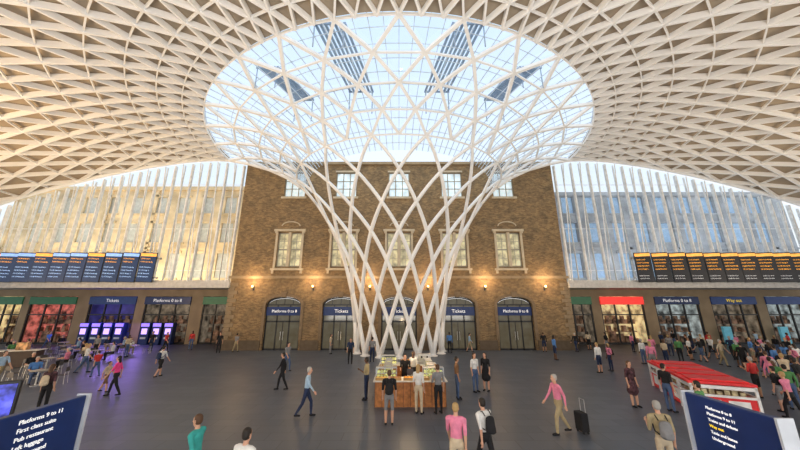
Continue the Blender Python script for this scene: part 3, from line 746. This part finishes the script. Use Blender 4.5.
POSES={
 'stand':dict(ua=(v(-.12,.05,-1),v(.12,.05,-1)),fa=(v(-.02,-.2,-1),v(.02,-.2,-1)),th=(v(-.06,0,-1),v(.06,0,-1)),sh=(dn,dn)),
 'walk':dict(lean=.05,ua=(v(-.1,-.45,-1),v(.1,.45,-1)),fa=(v(0,-.8,-1),v(0,.05,-1)),th=(v(-.02,.30,-1),v(.02,-.45,-1)),sh=(v(0,.62,-1),v(0,-.05,-1))),
 'walk2':dict(lean=.04,ua=(v(-.1,.4,-1),v(.1,-.4,-1)),fa=(v(0,0,-1),v(0,-.75,-1)),th=(v(-.02,-.40,-1),v(.02,.28,-1)),sh=(v(0,-.1,-1),v(0,.5,-1))),
 'phone':dict(ua=(v(-.15,.05,-1),v(.1,-.15,-1)),fa=(v(0,-.15,-1),v(-.3,-1,.5)),th=(v(-.08,-.05,-1),v(.06,0,-1)),sh=(dn,v(0,.03,-1))),
 'reach':dict(lean=.12,ua=(v(-.1,-.3,-1),v(.1,-.3,-1)),fa=(v(0,-1,-.1),v(0,-1,-.15)),th=(v(-.06,0,-1),v(.08,0,-1)),sh=(dn,dn)),
 'sit':dict(hip=.55,lean=.03,ua=(v(-.1,-.05,-1),v(.1,-.05,-1)),fa=(v(.15,-1,-.1),v(-.15,-1,-.1)),th=(v(-.12,-1,0),v(.12,-1,0)),sh=(v(0,-.05,-1),v(0,.12,-1))),
}
PM={}
def getp(pose,fem,dress):
    k=(pose,fem,dress)
    if k not in PM: PM[k]=person_mesh('person_%s'%pose,POSES[pose],dress,fem)
    return PM[k]
COL={'black':(.015,.015,.018),'navy':(.02,.035,.09),'grey':(.25,.25,.26),'white':(.75,.75,.74),'pink':(.75,.25,.38),'hot pink':(.85,.08,.3),'red':(.6,.05,.05),'teal':(.05,.4,.38),'green':(.1,.28,.1),
 'khaki':(.4,.33,.2),'beige':(.6,.5,.36),'denim':(.08,.13,.25),'blue':(.1,.25,.55),'brown':(.2,.11,.06),'orange':(.75,.3,.05),'light blue':(.4,.55,.7),'patterned':(.09,.04,.05),'yellow':(.8,.6,.1)}
def cm(c): return mat('cloth_'+c.replace(' ','_'),COL[c],.85,nscale=8,namt=.75 if 'pattern' in c else .12)
SK=[mat('skin_light',(.62,.36,.25),.55,namt=.05),mat('skin_tan',(.45,.25,.15),.55,namt=.05),mat('skin_dark',(.14,.07,.04),.5,namt=.05)]
HR=[mat('hair_dark',(.02,.014,.01),.6),mat('hair_brown',(.1,.05,.025),.6),mat('hair_blond',(.45,.3,.13),.6),mat('hair_grey',(.4,.39,.37),.6)]
M_eye=mat('eye_dark',(.02,.015,.015),.3); M_lip=mat('lip',(.45,.13,.12),.5)
verb={'stand':'standing','walk':'walking','walk2':'walking','phone':'looking at phone','reach':'reaching forward','sit':'sitting on chair'}
PACK={}
def backpack(x,y,rot,h,col):
    t=thing('backpack','%s backpack worn on a standing person\'s back'%col,'backpack',(x,y,0),rot)
    if not PACK:
        m=MB(); capsule(m,(0,.2,1.08),(0,.19,1.32),(.15,.09),(.13,.07),14); capsule(m,(0,.28,1.05),(0,.27,1.15),(.1,.04),(.1,.035))
        PACK['m']=remeshed(m,'pack_body',.02,2)
    me=PACK['m'].copy(); me.materials.clear()
    obj('pack_body',me,cm(col),t)
    for s in (-1,1):
        m=MB().tube([(s*.1,.14,1.38),(s*.11,.05,1.47),(s*.11,-.09,1.42),(s*.12,-.11,1.25),(s*.15,.02,1.12),(s*.12,.13,1.08)],.014,6)
        obj('shoulder_strap',m,M_black,t)
    t.scale=(h,h,h); return t
def suitcase(x,y,rot,col):
    t=thing('suitcase','%s wheeled suitcase pulled by a walking person'%col,'suitcase',(x,y,0),rot)
    obj('case_shell',MB().box(-.2,.2,-.13,.13,.06,.62),cm(col),t,bevel=.04)
    obj('pull_handle',MB().tube([(-.12,.1,.6),(-.12,.1,1.0),(.12,.1,1.0),(.12,.1,.6)],.012,6),M_steel,t)
    for a in (-.15,.15):
        for b in(-.08,.08): obj('wheel',MB().tube([(a-.015,b,.035),(a+.015,b,.035)],.035,10),M_black,t)
OCC.append((.48,16.2,2.6)); OCC.append((CTX,CTY,2.6))
OCC+= [(x,y,1.35) for x,y in pos]
def person(px,py,pose='stand',rot=0,top='black',tro='navy',short=False,longs=False,skin=0,hair=0,fem=False,dress=False,h=1.0,bag=None,xy=None,shoe='black',head=False,place=False):
    me,hm,_=getp(pose,fem,dress)
    X,Y=xy if xy else floor_pt(px,py,1.72 if head else 0)
    if place:
        bx,by=X,Y
        for tr_ in range(80):
            if all((X-a)**2+(Y-b)**2>r*r for a,b,r in OCC): break
            an=rnd.random()*6.28; q=.1+.03*tr_; X=bx+q*math.cos(an); Y=by+q*math.sin(an)
    Y=min(Y,YW-.6) if abs(X)<18 else min(Y,YS-1.3)
    OCC.append((X,Y,.8))
    o=bpy.data.objects.new('person',me); C.objects.link(o); o.location=(X,Y,0); o.rotation_euler[2]=math.radians(rot); o.scale=(h,h,h)
    ms=[SK[skin],cm(top),cm(tro),cm(shoe),SK[skin] if (short or dress) else cm(tro),cm(top) if longs else SK[skin],M_eye,M_lip]
    for i,m in enumerate(ms):
        o.material_slots[i].link='OBJECT'; o.material_slots[i].material=m
    hh=bpy.data.objects.new('hair',hm); C.objects.link(hh); hh.parent=o; hh.material_slots[0].link='OBJECT'; hh.material_slots[0].material=HR[hair]
    bot='dress' if dress else ('shorts' if short else 'trousers')
    if dress: o['label']='person in %s dress, %s'%(tro,verb[pose])
    else: o['label']='person in %s %s and %s %s, %s'%(top,'shirt' if longs else 't-shirt',tro,bot,verb[pose])
    o['category']='person'; o['group']='people on the concourse'
    if bag: backpack(X,Y,math.radians(rot),h,bag)
    return X,Y
rnd=random.Random(11)
person(389,425,'stand',180,'black','grey',short=True,bag='black',hair=1)
person(0,0,'reach',0,'black','black',xy=(.3,16.1))
person(0,0,'stand',150,'white','black',xy=(.75,16.9),fem=True,hair=1)
person(419,414,'stand',150,'white','beige',fem=True,hair=2)
person(439,414,'phone',200,'grey','black',hair=1)
person(458,399,'stand',90,'brown','denim',skin=1)
person(476,392,'stand',30,'white','denim',fem=True,hair=1)
person(487,391,'stand',-40,'black','black',fem=True,dress=True)
person(366,400,'phone',-100,'khaki','navy',skin=2)
person(305,417,'walk',95,'light blue','navy',longs=True,hair=3)
person(281,390,'walk2',-80,'black','black',longs=True,hair=0)
person(286,371,'walk',60,'grey','denim')
person(350,364,'stand',0,'navy','black')
person(372,362,'stand',180,'grey','navy')
person(112,396,'walk2',-70,'hot pink','black',fem=True,hair=0)
person(94,377,'walk',-110,'red','denim',h=.85,place=True)
person(103,392,'walk2',100,'beige','brown',h=.8,short=True)
person(158,377,'walk',170,'white','black',short=True,bag='navy')
person(150,351,'stand',0,'black','navy'); person(164,352,'walk',90,'red','black')
person(82,373,'walk',120,'white','denim',fem=True,hair=2,place=True); person(86,358,'stand',0,'grey','black',place=True)
person(218,353,'stand',20,'black','black')
person(40,413,'stand',190,'patterned','black',fem=True,bag='beige',hair=1)
person(13,388,'walk2',90,'light blue','khaki',place=True)
person(201,415,'walk',-95,'teal','teal',longs=True,hair=1,head=True)
person(247,431,'stand',160,'white','denim',hair=0,head=True)
person(455,404,'walk2',160,'pink','beige',short=True,skin=0,hair=2,head=True)
person(483,399,'walk',-150,'white','black',bag='black',head=True)
x,y=person(562,434,'walk',-85,'pink','khaki',longs=True,hair=3,h=1.03)
suitcase(x+.75,y+.1,math.radians(-85),'black')
person(636,407,'stand',10,'patterned','patterned',fem=True,dress=True,hair=1)
person(656,403,'phone',170,'khaki','beige',short=True,bag='grey',hair=3,head=True)
person(697,405,'stand',-150,'green','red',hair=0,xy=(9.3,10.4))
person(672,412,'stand',100,'black','denim',hair=0)
crowd=[(590,350),(601,373),(612,371),(608,352),(545,352),(556,360),(577,352),(634,352),(655,360),(664,352),(672,356),(655,372),(668,366),(682,362),(692,360),(704,362),(714,359),(725,366),
 (735,367),(747,370),(757,371),(775,366),(783,378),(790,370),(797,382),(779,396),(786,404),(797,410),(775,386),(676,349),(694,353),(712,352),(740,354),(766,358),(780,357),(235,352),(190,350),(120,356),(45,350),(330,354),(450,353),(470,352),
 (765,372),(770,378),(778,372),(785,386),(793,392),(790,398),(776,402),(798,372),(792,362),(735,360),(705,356),(690,356),(760,350),(792,352),(645,364),(785,412),(797,420),(770,364),(755,362)]
tops=['black','white','navy','grey','red','light blue','black','green','pink','beige','blue','white','black']; trs=['black','navy','denim','khaki','grey','black','denim']
for i,(a,b) in enumerate(crowd):
    ps=rnd.choice(['stand','stand','walk','walk2','phone','stand']); f=rnd.random()<.4
    if ps in('walk','walk2','phone') and f: f=(ps=='walk2')
    person(a,b,ps,rnd.choice([170,190,150,-90,90,20,200]),rnd.choice(tops),rnd.choice(trs),short=rnd.random()<.3,longs=rnd.random()<.4,skin=rnd.choice([0,0,1,2]),hair=rnd.choice([0,0,1,2,3]),fem=f,
      h=rnd.uniform(.93,1.04),bag=rnd.choice([None,None,None,'black','red']) if ps=='stand' and not f else None,place=True)
for i in (0,3,4,7,9,12,14,16,19,21,22,25,27,31):
    p,rt=seats[i]; person(0,0,'sit',math.degrees(rt),rnd.choice(tops),rnd.choice(trs),xy=(p[0],p[1]),hair=i%4)
# ---------------------------------------------------------------- light, world, camera
w=bpy.data.worlds.new('World'); bpy.context.scene.world=w; w.use_nodes=True; nt=w.node_tree; bg=nt.nodes['Background']
tc=nt.nodes.new('ShaderNodeTexCoord'); sp=nt.nodes.new('ShaderNodeSeparateXYZ'); nt.links.new(tc.outputs['Generated'],sp.inputs[0])
rp=nt.nodes.new('ShaderNodeValToRGB'); rp.color_ramp.elements[0].position=0; rp.color_ramp.elements[0].color=(.97,.95,.92,1); rp.color_ramp.elements[1].position=.8; rp.color_ramp.elements[1].color=(.68,.83,1,1)
e=rp.color_ramp.elements.new(.35); e.color=(.84,.92,1,1)
nt.links.new(sp.outputs[2],rp.inputs[0]); nt.links.new(rp.outputs[0],bg.inputs['Color']); bg.inputs['Strength'].default_value=1.18
area('roof_fill',(0,-6,2.5),(160,0,0),30,5600,(1,.97,.93),6)  # unseen fill added behind the camera to brighten the roof
area('roof_fill',(-36,8,2.5),(180,25,0),6,6800,(1,.72,.42),16)  # unseen warm fill added to turn the left vault golden
area('roof_fill',(36,8,2.5),(180,-25,0),6,3600,(1,.84,.64),16)  # unseen fill added to brighten the right vault
area('range_fill',(-34,YW+1.2,7.0),(110,0,0),26,1500,(1,.86,.62),.6)  # added lamp standing in for sunlight on the left range facade
area('range_fill',(34,YW+1.2,7.0),(110,0,0),26,700,(.9,.95,1),.6)  # added lamp to brighten the right range facade
cam=bpy.data.cameras.new('Camera'); co=bpy.data.objects.new('Camera',cam); C.objects.link(co)
cam.sensor_width=36; cam.lens=F/800*36; cam.shift_x=1/800; cam.clip_end=500
co.location=(0,0,H); co.rotation_euler=(math.pi/2+TH,0,0); bpy.context.scene.camera=co
bpy.context.scene.view_settings.view_transform='Standard'; bpy.context.scene.view_settings.gamma=.93
